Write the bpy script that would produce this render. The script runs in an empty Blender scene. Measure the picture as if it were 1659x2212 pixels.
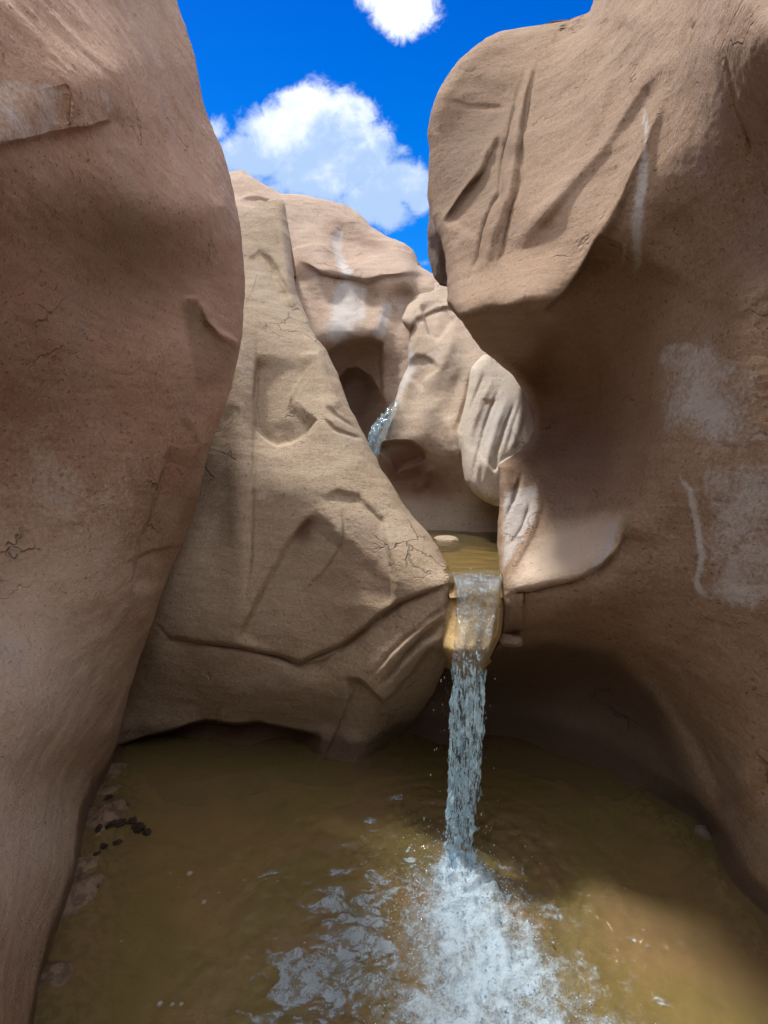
import bpy, math, random
import numpy as np
from mathutils import noise as mnoise, Vector

random.seed(7); np.random.seed(7)
S = bpy.context.scene
C = S.collection

# ------------------------------------------------------------------ camera
FPX, CU, CV = 1150.0, 829.5, 1106.0          # focal length and centre, in units of a 1659 x 2212 picture
PITCH = math.atan((1106 - 1000) / FPX)       # camera looks slightly down
CAMZ = 1.45
cd = bpy.data.cameras.new('camera'); cam = bpy.data.objects.new('camera', cd); C.objects.link(cam)
cam.location = (0, 0, CAMZ); cam.rotation_euler = (math.pi/2 - PITCH, 0, 0)
cd.sensor_fit = 'VERTICAL'; cd.sensor_height = 36.0; cd.lens = 36.0 * FPX / 2212.0
cd.clip_start = 0.02; cd.clip_end = 500
S.camera = cam
S.render.resolution_x, S.render.resolution_y = 768, 1024

# ------------------------------------------------------------------ light
SUN_EL, SUN_AZ = math.radians(64), math.radians(-39)      # azimuth measured from +Y (ahead), negative = to the left
SUN_DIR = Vector((math.sin(SUN_AZ)*math.cos(SUN_EL), math.cos(SUN_AZ)*math.cos(SUN_EL), math.sin(SUN_EL)))
sl = bpy.data.lights.new('sun', 'SUN'); sl.energy = 3.0; sl.angle = math.radians(7); sl.color = (1.0, 0.94, 0.84)
so = bpy.data.objects.new('sun', sl); C.objects.link(so)
so.rotation_euler = (-SUN_DIR).to_track_quat('-Z', 'Y').to_euler()
S.view_settings.view_transform = 'Standard'; S.view_settings.look = 'None'
S.view_settings.exposure = 0.64; S.view_settings.gamma = 1.0
S.cycles.max_bounces = 10; S.cycles.diffuse_bounces = 5; S.cycles.use_adaptive_sampling = True; S.cycles.adaptive_threshold = 0.025; S.cycles.glossy_bounces = 5
S.cycles.transparent_max_bounces = 16; S.cycles.caustics_reflective = False; S.cycles.caustics_refractive = False
S.cycles.use_denoising = True; S.cycles.sample_clamp_indirect = 6.0

def W(u, v, Y):
    """picture direction (u, v) met at forward distance Y -> world point(s)"""
    u = np.asarray(u, float); v = np.asarray(v, float); Y = np.asarray(Y, float)
    a = (u - CU) / FPX; b = (CV - v) / FPX
    fy = math.cos(PITCH) + b * math.sin(PITCH); fz = -math.sin(PITCH) + b * math.cos(PITCH)
    return np.stack([a * Y / fy, Y + 0*a, CAMZ + fz * Y / fy], -1)

def ground(u, v, z=0.0):
    b = (CV - v) / FPX
    fy = math.cos(PITCH) + b * math.sin(PITCH); fz = -math.sin(PITCH) + b * math.cos(PITCH)
    Y = (z - CAMZ) * fy / fz
    return W(u, v, Y)

# ------------------------------------------------------------------ node helpers
class NT:
    def __init__(s, tree):
        s.t = tree; tree.nodes.clear()
    def n(s, typ, **kw):
        nd = s.t.nodes.new(typ)
        for k, val in kw.items():
            if k.startswith('i_'):
                nd.inputs[k[2:].replace('_', ' ')].default_value = val
            else: setattr(nd, k, val)
        return nd
    def l(s, a, b): s.t.links.new(a, b)
    def val(s, sock, x):
        if isinstance(x, (int, float)): sock.default_value = x
        elif isinstance(x, (tuple, list)): sock.default_value = tuple(x) + ((1,) if len(x) == 3 and sock.type == 'RGBA' else ())
        else: s.l(x, sock)
    def math(s, op, a, b=0.0, c=None, clamp=False):
        m = s.n('ShaderNodeMath', operation=op, use_clamp=clamp)
        s.val(m.inputs[0], a); s.val(m.inputs[1], b)
        if c is not None: s.val(m.inputs[2], c)
        return m.outputs[0]
    def mix(s, f, a, b, blend='MIX'):
        m = s.n('ShaderNodeMix', data_type='RGBA', blend_type=blend, clamp_factor=True)
        s.val(m.inputs[0], f); s.val(m.inputs[6], a); s.val(m.inputs[7], b)
        return m.outputs[2]
    def noise(s, vec, scale, detail=5, rough=0.55, dist=0.0, out=0):
        m = s.n('ShaderNodeTexNoise'); s.l(vec, m.inputs['Vector'])
        m.inputs['Scale'].default_value = scale; m.inputs['Detail'].default_value = detail
        m.inputs['Roughness'].default_value = rough; m.inputs['Distortion'].default_value = dist
        return m.outputs[out]
    def step(s, x, lo, hi, to0=0.0, to1=1.0):
        m = s.n('ShaderNodeMapRange', interpolation_type='SMOOTHSTEP')
        s.val(m.inputs[0], x)
        for i, q in enumerate((lo, hi, to0, to1)): m.inputs[1+i].default_value = q
        return m.outputs[0]
    def attr(s, name):
        a = s.n('ShaderNodeAttribute'); a.attribute_name = name; return a.outputs['Fac']
    def mapping(s, vec, scale, rot=(0,0,0)):
        m = s.n('ShaderNodeMapping'); s.l(vec, m.inputs[0]); m.inputs['Scale'].default_value = scale
        m.inputs['Rotation'].default_value = rot
        return m.outputs[0]

# ------------------------------------------------------------------ sky with clouds (placed by direction, in the world)
world = bpy.data.worlds.new('World'); S.world = world; world.use_nodes = True
w = NT(world.node_tree)
sky = w.n('ShaderNodeTexSky', sky_type='NISHITA', sun_disc=False)
sky.sun_elevation = SUN_EL; sky.sun_rotation = SUN_AZ
sky.air_density = 1.0; sky.dust_density = 0.3; sky.ozone_density = 2.5; sky.altitude = 1500
hsv = w.n('ShaderNodeHueSaturation'); hsv.inputs['Saturation'].default_value = 1.45; hsv.inputs['Value'].default_value = 1.0
w.l(sky.outputs[0], hsv.inputs['Color'])
tc = w.n('ShaderNodeTexCoord'); sx = w.n('ShaderNodeSeparateXYZ'); w.l(tc.outputs['Generated'], sx.inputs[0])
yy = w.math('MAXIMUM', sx.outputs[1], 0.05)
pa = w.math('DIVIDE', sx.outputs[0], yy); pb = w.math('DIVIDE', sx.outputs[2], yy)
pv = w.n('ShaderNodeCombineXYZ'); w.l(pa, pv.inputs[0]); w.l(pb, pv.inputs[1])
lowsky = w.step(pb, 0.95, 0.35)
nz1 = w.noise(pv.outputs[0], 6.0, 12, 0.64, 0.25)
nz2 = w.noise(pv.outputs[0], 30.0, 10, 0.68, 0.9)
def sdir(u, v):
    p = W(u, v, 1.0); return float(p[0]), float(p[2] - CAMZ)
blobs = [(690,300,95,95,1.0),(620,290,80,70,1.0),(700,370,140,70,1.0),(560,340,80,50,1.0),(760,330,90,80,1.0),(800,430,80,60,.95),
         (870,395,70,50,.95),(840,460,50,40,.9),(880,20,70,65,.95),(845,-30,70,60,1.),(465,280,32,30,.6),(885,482,24,15,.5),(905,440,30,30,.8),
         (870,325,30,20,.6),(740,260,70,60,.95),(650,225,55,40,.9),(915,570,22,16,.6),(500,320,30,24,.7),
         (300,-500,260,160,1.),(900,-700,300,150,.9)]
acc = None
for (u, v, ru, rv, am) in blobs:
    a0, b0 = sdir(u, v)
    k = (sdir(u+10, v)[0] - a0) / 10.0
    kb = abs(sdir(u, v-10)[1] - b0) / 10.0
    da = w.math('DIVIDE', w.math('SUBTRACT', pa, a0), ru * k * 1.25)
    db = w.math('DIVIDE', w.math('SUBTRACT', pb, b0), rv * kb * 1.25)
    r2 = w.math('ADD', w.math('MULTIPLY', da, da), w.math('MULTIPLY', db, db))
    g = w.math('MULTIPLY', w.math('POWER', 2.718, w.math('MULTIPLY', r2, -0.9)), am)
    acc = g if acc is None else w.math('MAXIMUM', acc, g)
den = w.math('ADD', acc, w.math('MULTIPLY', w.math('SUBTRACT', nz1, 0.5), 1.15))
den = w.math('ADD', den, w.math('MULTIPLY', w.math('SUBTRACT', nz2, 0.5), 0.55))
cmask = w.math('MULTIPLY', w.step(den, 0.38, 0.78), w.step(sx.outputs[1], 0.02, 0.1))
nz3 = w.noise(pv.outputs[0], 7.0, 8, 0.6, 0.3)
shade = w.step(w.math('ADD', nz3, w.math('ADD', w.math('MULTIPLY', w.math('SUBTRACT', nz2, 0.5), 0.25), w.math('MULTIPLY', w.math('SUBTRACT', sdir(690, 330)[1], pb), 1.3))), 0.24, 0.60)
ccol = w.mix(shade, (5.2, 5.4, 5.7), (2.1, 2.9, 4.2))
skyc = w.mix(1.0, hsv.outputs[0], (0.105, 0.465, 0.78), 'MULTIPLY')
skyc = w.mix(lowsky, skyc, w.mix(1.0, skyc, (3.5, 1.45, 1.08), 'MULTIPLY'))
final = w.mix(w.math('MULTIPLY', cmask, 0.97), skyc, ccol)
# unseen broken cloud added as fill light, overhead and behind the camera
nz4 = w.noise(tc.outputs['Generated'], 2.2, 7, 0.6, 0.3)
up = w.math('MAXIMUM', w.step(sx.outputs[2], 0.74, 0.86), w.step(sx.outputs[1], 0.10, -0.25))
over = w.math('MULTIPLY', w.step(w.math('ADD', nz4, w.math('MULTIPLY', nz1, 0.2)), 0.36, 0.58), w.math('MULTIPLY', up, w.step(sx.outputs[2], 0.0, 0.15)))
final = w.mix(over, final, (6.6, 6.5, 6.5))
bg = w.n('ShaderNodeBackground'); w.l(final, bg.inputs[0]); bg.inputs[1].default_value = 0.15
wo = w.n('ShaderNodeOutputWorld'); w.l(bg.outputs[0], wo.inputs[0])

# ------------------------------------------------------------------ materials
def rock_material(name, c1, c2, c3, bump=1.0, wetz=None):
    m = bpy.data.materials.new(name); m.use_nodes = True; t = NT(m.node_tree)
    geo = t.n('ShaderNodeNewGeometry'); P = geo.outputs['Position']
    big = t.noise(P, 1.6, 4, 0.6, 0.4); mid = t.noise(P, 7.0, 6, 0.6, 0.3); fine = t.noise(P, 70.0, 6, 0.65)
    grain = t.noise(P, 170.0, 4, 0.75)
    bed = t.noise(t.mapping(P, (1.3, 1.3, 16.0), (0.10, -0.16, 0.0)), 2.0, 5, 0.6, 0.25)     # bedding: thin near-level layers
    col = t.mix(t.step(big, 0.36, 0.66), c1, c2)
    col = t.mix(t.math('MULTIPLY', t.step(mid, 0.45, 0.75), 0.55), col, c3)
    col = t.mix(t.math('MULTIPLY', t.step(bed, 0.42, 0.68), 0.35), col, tuple(x*0.74 for x in c2))
    col = t.mix(t.math('MULTIPLY', t.step(fine, 0.42, 0.66), 0.42), col, tuple(min(1, x*1.35) for x in c1))
    pits = t.step(t.noise(P, 66.0, 3, 0.5), 0.62, 0.71)
    col = t.mix(t.math('MULTIPLY', t.step(grain, 0.50, 0.70), 0.40), col, tuple(x*0.55 for x in c2))
    col = t.mix(t.math('MULTIPLY', pits, 0.48), col, tuple(x*0.42 for x in c2))
    # fine joints: thin broken cracks
    wp = t.n('ShaderNodeVectorMath', operation='ADD'); t.l(P, wp.inputs[0])
    wn = t.n('ShaderNodeVectorMath', operation='SCALE'); t.l(t.noise(P, 3.5, 4, 0.6, out=1), wn.inputs[0]); wn.inputs['Scale'].default_value = 0.42; t.l(wn.outputs[0], wp.inputs[1])
    vo = t.n('ShaderNodeTexVoronoi', feature='DISTANCE_TO_EDGE'); t.l(t.mapping(wp.outputs[0], (1.0, 1.0, 1.9), (0.3, 0.2, 0)), vo.inputs['Vector']); vo.inputs['Scale'].default_value = 2.3
    crack = t.math('MULTIPLY', t.step(vo.outputs['Distance'], 0.004, 0.022, 1.0, 0.0), t.step(t.noise(P, 1.9, 3, 0.5), 0.57, 0.66))
    col = t.mix(t.math('MULTIPLY', crack, 0.34), col, tuple(x*0.35 for x in c2))
    cool = t.step(t.noise(P, 2.7, 5, 0.6, 0.6), 0.48, 0.70)
    col = t.mix(t.math('MULTIPLY', cool, 0.30), col, tuple(0.45*x + 0.55*g for x, g in zip(c3, (0.40, 0.345, 0.335))))
    # mineral bloom and stains; dark and pale also hold painted shade and light
    brk = t.math('ADD', t.math('MULTIPLY', t.math('SUBTRACT', mid, 0.5), 0.9), t.math('MULTIPLY', t.math('SUBTRACT', fine, 0.5), 0.7))
    wm = t.step(t.math('ADD', t.attr('white'), t.math('MULTIPLY', brk, 1.3)), 0.28, 0.95)
    rm = t.step(t.math('ADD', t.attr('red'), t.math('MULTIPLY', brk, 0.5)), 0.25, 0.85)
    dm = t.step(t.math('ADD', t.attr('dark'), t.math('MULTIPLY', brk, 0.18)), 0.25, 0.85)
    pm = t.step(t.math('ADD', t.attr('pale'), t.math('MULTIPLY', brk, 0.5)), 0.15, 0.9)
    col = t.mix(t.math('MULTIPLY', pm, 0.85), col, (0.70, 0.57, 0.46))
    col = t.mix(t.math('MULTIPLY', rm, 0.75), col, (0.27, 0.125, 0.085))
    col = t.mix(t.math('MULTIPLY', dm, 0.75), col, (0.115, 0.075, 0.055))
    col = t.mix(t.math('MULTIPLY', wm, 0.85), col, (0.56, 0.54, 0.54))
    rough = 0.88
    if wetz is not None:
        sp = t.n('ShaderNodeSeparateXYZ'); t.l(P, sp.inputs[0])
        wet = t.step(t.math('ADD', sp.outputs[2], t.math('MULTIPLY', t.math('SUBTRACT', mid, 0.5), 0.10)), wetz, wetz + 0.07, 1.0, 0.0)
        col = t.mix(t.math('MULTIPLY', wet, 0.7), col, (0.085, 0.05, 0.032))
        rough = t.math('SUBTRACT', 0.88, t.math('MULTIPLY', wet, 0.5))
    bs = t.n('ShaderNodeBsdfPrincipled'); t.val(bs.inputs['Base Color'], col); t.val(bs.inputs['Roughness'], rough)
    bs.inputs['Specular IOR Level'].default_value = 0.25
    h = t.math('ADD', t.math('MULTIPLY', mid, 0.55), t.math('MULTIPLY', fine, 0.36))
    h = t.math('ADD', h, t.math('MULTIPLY', grain, 0.30)); h = t.math('ADD', h, t.math('MULTIPLY', bed, 0.11))
    h = t.math('SUBTRACT', h, t.math('ADD', t.math('MULTIPLY', pits, 0.22), t.math('MULTIPLY', crack, 0.8)))
    bp = t.n('ShaderNodeBump'); bp.inputs['Strength'].default_value = 1.0 * bump; bp.inputs['Distance'].default_value = 0.014
    t.l(h, bp.inputs['Height']); t.l(bp.outputs[0], bs.inputs['Normal'])
    o = t.n('ShaderNodeOutputMaterial'); t.l(bs.outputs[0], o.inputs[0])
    return m

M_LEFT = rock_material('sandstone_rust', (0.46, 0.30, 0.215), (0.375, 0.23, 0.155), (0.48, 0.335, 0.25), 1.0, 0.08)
M_MID = rock_material('sandstone_tan', (0.455, 0.365, 0.275), (0.395, 0.30, 0.215), (0.485, 0.395, 0.305), 0.9, 0.08)
M_BACK = rock_material('sandstone_pink', (0.49, 0.375, 0.30), (0.42, 0.305, 0.24), (0.52, 0.42, 0.34), 0.8)
M_KNOB = rock_material('sandstone_cream', (0.53, 0.43, 0.345), (0.46, 0.355, 0.275), (0.56, 0.47, 0.385), 0.8)
M_PALE = rock_material('sandstone_pale', (0.68, 0.61, 0.53), (0.60, 0.52, 0.44), (0.72, 0.66, 0.59), 0.9)
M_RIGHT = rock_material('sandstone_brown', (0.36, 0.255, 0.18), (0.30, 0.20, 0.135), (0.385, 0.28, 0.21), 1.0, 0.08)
M_SPILL = rock_material('sandstone_wet_gold', (0.64, 0.47, 0.25), (0.54, 0.38, 0.18), (0.68, 0.52, 0.31), 0.6)
M_MUD = rock_material('dark_mud', (0.075, 0.05, 0.036), (0.05, 0.033, 0.025), (0.10, 0.07, 0.05), 1.5)
M_DARKROCK = rock_material('sandstone_grey', (0.25, 0.19, 0.16), (0.18, 0.13, 0.11), (0.28, 0.22, 0.19), 1.2)

# ------------------------------------------------------------------ rock builder
def tps(ctrl, lam=1e-4):
    c = np.array(ctrl, float); xy = c[:, :2] / 500.0; n = len(c)
    d2 = ((xy[:, None] - xy[None]) ** 2).sum(-1)
    K = np.where(d2 > 0, 0.5 * d2 * np.log(d2 + 1e-20), 0) + lam * np.eye(n)
    A = np.zeros((n+3, n+3)); A[:n, :n] = K; A[:n, n] = 1; A[:n, n+1:] = xy; A[n, :n] = 1; A[n+1:, :n] = xy.T
    sol = np.linalg.solve(A, np.concatenate([c[:, 2], np.zeros(3)]))
    def f(u, v):
        q = np.stack([u, v], -1).reshape(-1, 2) / 500.0; out = np.empty(len(q))
        for i in range(0, len(q), 20000):
            b = q[i:i+20000]; d = ((b[:, None] - xy[None]) ** 2).sum(-1)
            out[i:i+20000] = (0.5 * d * np.log(d + 1e-20)) @ sol[:n] + sol[n] + b @ sol[n+1:]
        return out.reshape(np.shape(u))
    return f

def polydist(u, v, poly):
    """signed distance to a polyline (positive on its right hand side, v down) and 0..1 position along it"""
    best = np.full(u.shape, 1e9); sg = np.zeros(u.shape); tt = np.zeros(u.shape)
    P = np.array(poly, float); L = np.hypot(*(P[1:] - P[:-1]).T); cum = np.concatenate([[0], np.cumsum(L)])
    for i in range(len(P) - 1):
        d = P[i+1] - P[i]; l2 = (d ** 2).sum()
        s = np.clip(((u - P[i, 0]) * d[0] + (v - P[i, 1]) * d[1]) / l2, 0, 1)
        x = u - P[i, 0] - s * d[0]; y = v - P[i, 1] - s * d[1]; r = np.hypot(x, y)
        k = r < best
        best = np.where(k, r, best); sg = np.where(k, np.sign(d[0] * y - d[1] * x), sg); tt = np.where(k, (cum[i] + s * L[i]) / cum[-1], tt)
    return best * np.where(sg == 0, 1, sg), tt

def sstep(x, a, b):
    t = np.clip((x - a) / (b - a), 0, 1); return t * t * (3 - 2 * t)

def wob(u, v, sc, amp, seed=0.0):
    q = np.stack([u.ravel(), v.ravel()], -1) / sc
    return amp * np.array([mnoise.noise(Vector((a, b, seed))) for a, b in q]).reshape(u.shape)

def feature(u, v, f):
    kind = f[0]
    if kind == 'ledge':       # right side of the line lies farther by amp, fading over wr; crisp within wl
        _, poly, amp, wr, wl = f
        lo = np.array(poly).min(0) - wr * 4; hi = np.array(poly).max(0) + wr * 4
        k = (u > lo[0]) & (u < hi[0]) & (v > lo[1]) & (v < hi[1]); out = np.zeros(u.shape)
        if not k.any(): return out
        uu, vv = u[k], v[k]
        s, t = polydist(uu + wob(uu, vv, 46, 3, 3.1), vv + wob(uu, vv, 46, 3, 8.7), poly)
        e = sstep(t, 0, 0.12) * sstep(1 - t, 0, 0.12)
        out[k] = amp * np.exp(-np.maximum(s, 0) / wr) * sstep(s, -wl, wl) * e
        return out
    if kind == 'groove':      # narrow valley (amp > 0) or rib (amp < 0) along the line
        _, poly, amp, wd = f
        lo = np.array(poly).min(0) - wd * 5; hi = np.array(poly).max(0) + wd * 5
        k = (u > lo[0]) & (u < hi[0]) & (v > lo[1]) & (v < hi[1]); out = np.zeros(u.shape)
        if not k.any(): return out
        uu, vv = u[k], v[k]
        s, t = polydist(uu + wob(uu, vv, 50, 2.5, 1.7), vv + wob(uu, vv, 50, 2.5, 5.2), poly)
        e = sstep(t, 0, 0.3) * sstep(1 - t, 0, 0.3)
        out[k] = amp * np.exp(-(s / wd) ** 2) * e
        return out
    if kind == 'bowl':        # rounded hollow (amp > 0) or swelling
        _, cu, cv, ru, rv, rot, amp = f
        c, s = math.cos(rot), math.sin(rot); x = (u - cu) * c + (v - cv) * s; y = -(u - cu) * s + (v - cv) * c
        return amp * np.exp(-((x / ru) ** 2 + (y / rv) ** 2))
    if kind == 'pit':         # hollow with a crisp outline given as a polygon (dome-shaped inside)
        _, poly, amp, wd = f
        ins = inside(u, v, poly); s, _ = polydist(u, v, poly + [poly[0]])
        return np.where(ins, amp * np.sqrt(np.clip(1 - (1 - np.minimum(np.abs(s) / wd, 1)) ** 2, 0, 1)), 0)

def inside(u, v, poly):
    r = np.zeros(u.shape, bool); n = len(poly)
    for i in range(n):
        (x1, y1), (x2, y2) = poly[i], poly[(i+1) % n]
        if y1 == y2: continue
        c = ((y1 > v) != (y2 > v)) & (u < (x2 - x1) * (v - y1) / (y2 - y1) + x1); r ^= c
    return r

def stain_or_shading(u, v, f):  # shapes for real stains and for painted shade and light
    if f[0] == 'blob':
        _, cu, cv, ru, rv, rot, am = f
        c, s = math.cos(rot), math.sin(rot); x = (u - cu) * c + (v - cv) * s; y = -(u - cu) * s + (v - cv) * c
        return am * np.exp(-((x / ru) ** 2 + (y / rv) ** 2))
    if f[0] == 'streak':
        _, poly, wd, am = f
        s, t = polydist(u, v, poly); return am * np.exp(-(s / wd) ** 2) * sstep(t, 0, .1) * sstep(1 - t, 0, .1)
    if f[0] == 'poly':
        _, poly, wd, am = f
        s, _ = polydist(u, v, poly + [poly[0]]); ins = inside(u, v, poly)
        return am * sstep(np.where(ins, np.abs(s), -np.abs(s)), -wd, wd)

def link_mesh(name, verts, faces, mat, parent=None, attrs=None, smooth=True):
    me = bpy.data.meshes.new(name); verts = np.asarray(verts, float)
    me.from_pydata(verts.tolist() if len(verts) < 10 else [tuple(p) for p in verts], [], faces if isinstance(faces, list) else faces.tolist())
    me.polygons.foreach_set('use_smooth', [smooth] * len(me.polygons))
    if attrs:
        for k, a in attrs.items():
            at = me.attributes.new(k, 'FLOAT', 'POINT'); at.data.foreach_set('value', np.asarray(a, np.float32).ravel())
    me.update()
    if mat: me.materials.append(mat)
    o = bpy.data.objects.new(name, me); C.objects.link(o)
    if parent: o.parent = parent
    return o

def tag(o, label=None, cat=None, group=None, kind=None):
    if label: o['label'] = label
    if cat: o['category'] = cat
    if group: o['group'] = group
    if kind: o['kind'] = kind
    return o

def grid_faces(nr, nc, flip=False):
    i = np.arange(nr * nc).reshape(nr, nc)
    a, b, c, d = i[:-1, :-1], i[:-1, 1:], i[1:, 1:], i[1:, :-1]
    return np.stack([a, d, c, b] if not flip else [a, b, c, d], -1).reshape(-1, 4)

BACKROLL = [(0.02, 0.005), (0.06, 0.025), (0.13, 0.08), (0.28, 0.26), (0.55, 0.7), (1.1, 1.7)]

def rock(name, label, cat, mat, rows, lo, hi, ctrl, feats=(), white=(), red=(), dark=(), pale=(), axis='v', step=3.0,
         round_lo=None, round_hi=None, roll_lo=False, roll_hi=False, roll_k=1.0, roll_top=None, ext_lo=None, ext_hi=None, amp=1.0, seed=0.0, group=None):
    """rows: (from, to) along the main axis; lo / hi: outline of the rock across it; ctrl: picture position -> distance.
    The outline is rolled backward into a solid flank wherever it is a free edge."""
    r0, r1 = rows
    main = [r0]
    while main[-1] < r1:
        x = main[-1]; main.append(x + (step if -60 <= x <= 2240 else 24))
    main = np.array(main)
    def edge(e):
        e = np.array(e, float); y = np.interp(main, e[:, 0], e[:, 1])
        k = np.array([1, 2, 3, 2, 1]) / 9.0
        return np.convolve(np.pad(y, 2, mode='edge'), k, 'valid')
    a, b = edge(lo), edge(hi)
    n = int(np.median(b - a) / step * 1.05) + 8
    s = np.linspace(0, 1, n); wmean = np.median(b - a)
    ex = np.array([0.6, 1.6, 3.0, 6.0, 10.0]) / wmean
    if round_lo: s = np.concatenate([s, ex])
    if round_hi: s = np.concatenate([s, 1 - ex])
    s = np.unique(s)
    def smooth(y, k=31):
        g = np.exp(-np.linspace(-2, 2, k) ** 2); g /= g.sum(); return np.convolve(np.pad(y, k // 2, mode='edge'), g, 'valid')
    a2, b2 = smooth(a), smooth(b)
    X = a2[:, None] + (b2 - a2)[:, None] * s[None]
    X = X + (a - a2)[:, None] * np.exp(-s * wmean / 170)[None] * (1 - s)[None] + (b - b2)[:, None] * np.exp(-(1 - s) * wmean / 170)[None] * s[None]
    Mn = np.repeat(main[:, None], len(s), 1)
    u, v = (X, Mn) if axis == 'v' else (Mn, X)
    Y = tps(ctrl)(u, v)
    for f in feats: Y = Y + feature(u, v, f)
    def rnd(e, R, wd):
        t = 1 - np.clip(e / wd, 0, 1); return R * (1 - np.sqrt(np.clip(1 - t * t, 0, 1)))
    for rr, e in ((round_lo, lo), (round_hi, hi)):
        if not rr: continue
        pl = [(q[1], q[0]) for q in e] if axis == 'v' else list(e)
        near = (X - a[:, None] < rr[1] * 4) if e is lo else (b[:, None] - X < rr[1] * 4)
        D = np.full(X.shape, 1e6); D[near] = np.abs(polydist(u[near], v[near], pl)[0]); D[:, 0 if e is lo else -1] = 0
        Y = Y + rnd(D, *rr)
    Y = np.maximum(Y, 0.55)
    P = W(u, v, Y)
    # weathering relief, in world space and along the line of the surface normal
    du = np.gradient(P, axis=0); dv = np.gradient(P, axis=1); N = np.cross(du, dv); N /= np.linalg.norm(N, axis=-1, keepdims=True) + 1e-9
    toc = np.array([0, 0, CAMZ]) - P; sgn = np.sign((N * toc).sum(-1)); N *= np.where(sgn == 0, 1, sgn)[..., None]
    flat = P.reshape(-1, 3)
    d = np.array([mnoise.fractal(Vector((p[0]*2.2 + seed, p[1]*2.2, p[2]*2.2)), 0.9, 2.1, 4) * 0.012
                  + mnoise.noise(Vector((p[0]*11, p[1]*11 + seed, p[2]*15))) * 0.0032
                  + mnoise.noise(Vector((p[0]*30, p[1]*30 + seed, p[2]*55))) * 0.0013
                  - (1 - abs(mnoise.noise(Vector((p[0]*2.2 + seed, p[1]*2.2, p[2]*19 + p[0]*2.5))))) ** 9 * 0.0010
                  + mnoise.noise(Vector((p[0]*70, p[1]*70 + seed, p[2]*90))) * 0.0006 for p in flat]).reshape(u.shape)
    P = P + N * (d * amp)[..., None]
    at = {k: sum([stain_or_shading(u, v, f) for f in fs], np.zeros(u.shape)) for k, fs in (('white', white), ('red', red), ('dark', dark), ('pale', pale))}
    cols = [P]; ats = {k: [x] for k, x in at.items()}
    def rolled(Pe, inward):
        away = Pe - np.array([0, 0, CAMZ]); away[:, 2] *= 0.25; away /= np.linalg.norm(away, axis=-1, keepdims=True)
        return np.stack([Pe + away * p * roll_k + inward * q * roll_k for p, q in BACKROLL], 1)
    if roll_hi:
        inward = np.array([-1.0, 0, 0]) if axis == 'v' else np.array([0, 0, -1.0])
        cols.append(rolled(P[:, -1], inward))
        for k in ats: ats[k].append(np.repeat(at[k][:, -1:], len(BACKROLL), 1))
    if roll_lo:
        inward = np.array([1.0, 0, 0]) if axis == 'v' else np.array([0, 0, -1.0])
        cols.insert(0, rolled(P[:, 0], inward)[:, ::-1])
        for k in ats: ats[k].insert(0, np.repeat(at[k][:, :1], len(BACKROLL), 1))
    if ext_lo:      # the wall runs on past the picture's edge, beside and behind the camera
        E = np.stack([np.stack([P[:, 0, 0] + dx, P[:, 0, 1]*0 + np.minimum(P[:, 0, 1], 1e9) + dy, P[:, 0, 2]], -1) + np.clip(P[:, 0, 2] - 1.5, 0, 3)[:, None] * np.array([0, 0, -1.0]) * min(1, max(0, -dy - 0.5) / 0.8) * np.where(P[:, 0, 2] > 2.7, (P[:, 0, 2] - 2.7) / np.clip(P[:, 0, 2] - 1.5, 0.1, 3), 0)[:, None] for dx, dy in ext_lo], 1)
        cols.insert(0, E[:, ::-1]);
        for k in ats: ats[k].insert(0, np.zeros((len(main), len(ext_lo))))
    if ext_hi:
        E = np.stack([np.stack([P[:, -1, 0] + dx, P[:, -1, 1] + dy, P[:, -1, 2]], -1) + np.clip(P[:, -1, 2] - 1.5, 0, 3)[:, None] * np.array([0, 0, -1.0]) * min(1, max(0, -dy - 0.5) / 0.8) * np.where(P[:, -1, 2] > 2.7, (P[:, -1, 2] - 2.7) / np.clip(P[:, -1, 2] - 1.5, 0.1, 3), 0)[:, None] for dx, dy in ext_hi], 1)
        cols.append(E)
        for k in ats: ats[k].append(np.zeros((len(main), len(ext_hi))))
    G = np.concatenate(cols, 1); A = {k: np.concatenate(x, 1) for k, x in ats.items()}
    if roll_top:    # crest: the surface goes over the top and back
        top = G[0]; ad = []
        for p, q in BACKROLL[::-1]:
            tpt = top.copy(); tpt[:, 1] += p * roll_top; tpt[:, 2] -= q * 0.35 * roll_top; ad.append(tpt)
        G = np.concatenate([np.stack(ad, 0), G], 0)
        A = {k: np.concatenate([np.repeat(x[:1], len(BACKROLL), 0), x], 0) for k, x in A.items()}
    nr, nc = G.shape[:2]
    o = link_mesh(name, G.reshape(-1, 3), grid_faces(nr, nc, axis != 'v'), mat, attrs={k: x.ravel() for k, x in A.items()})
    return tag(o, label, cat, group)

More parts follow.
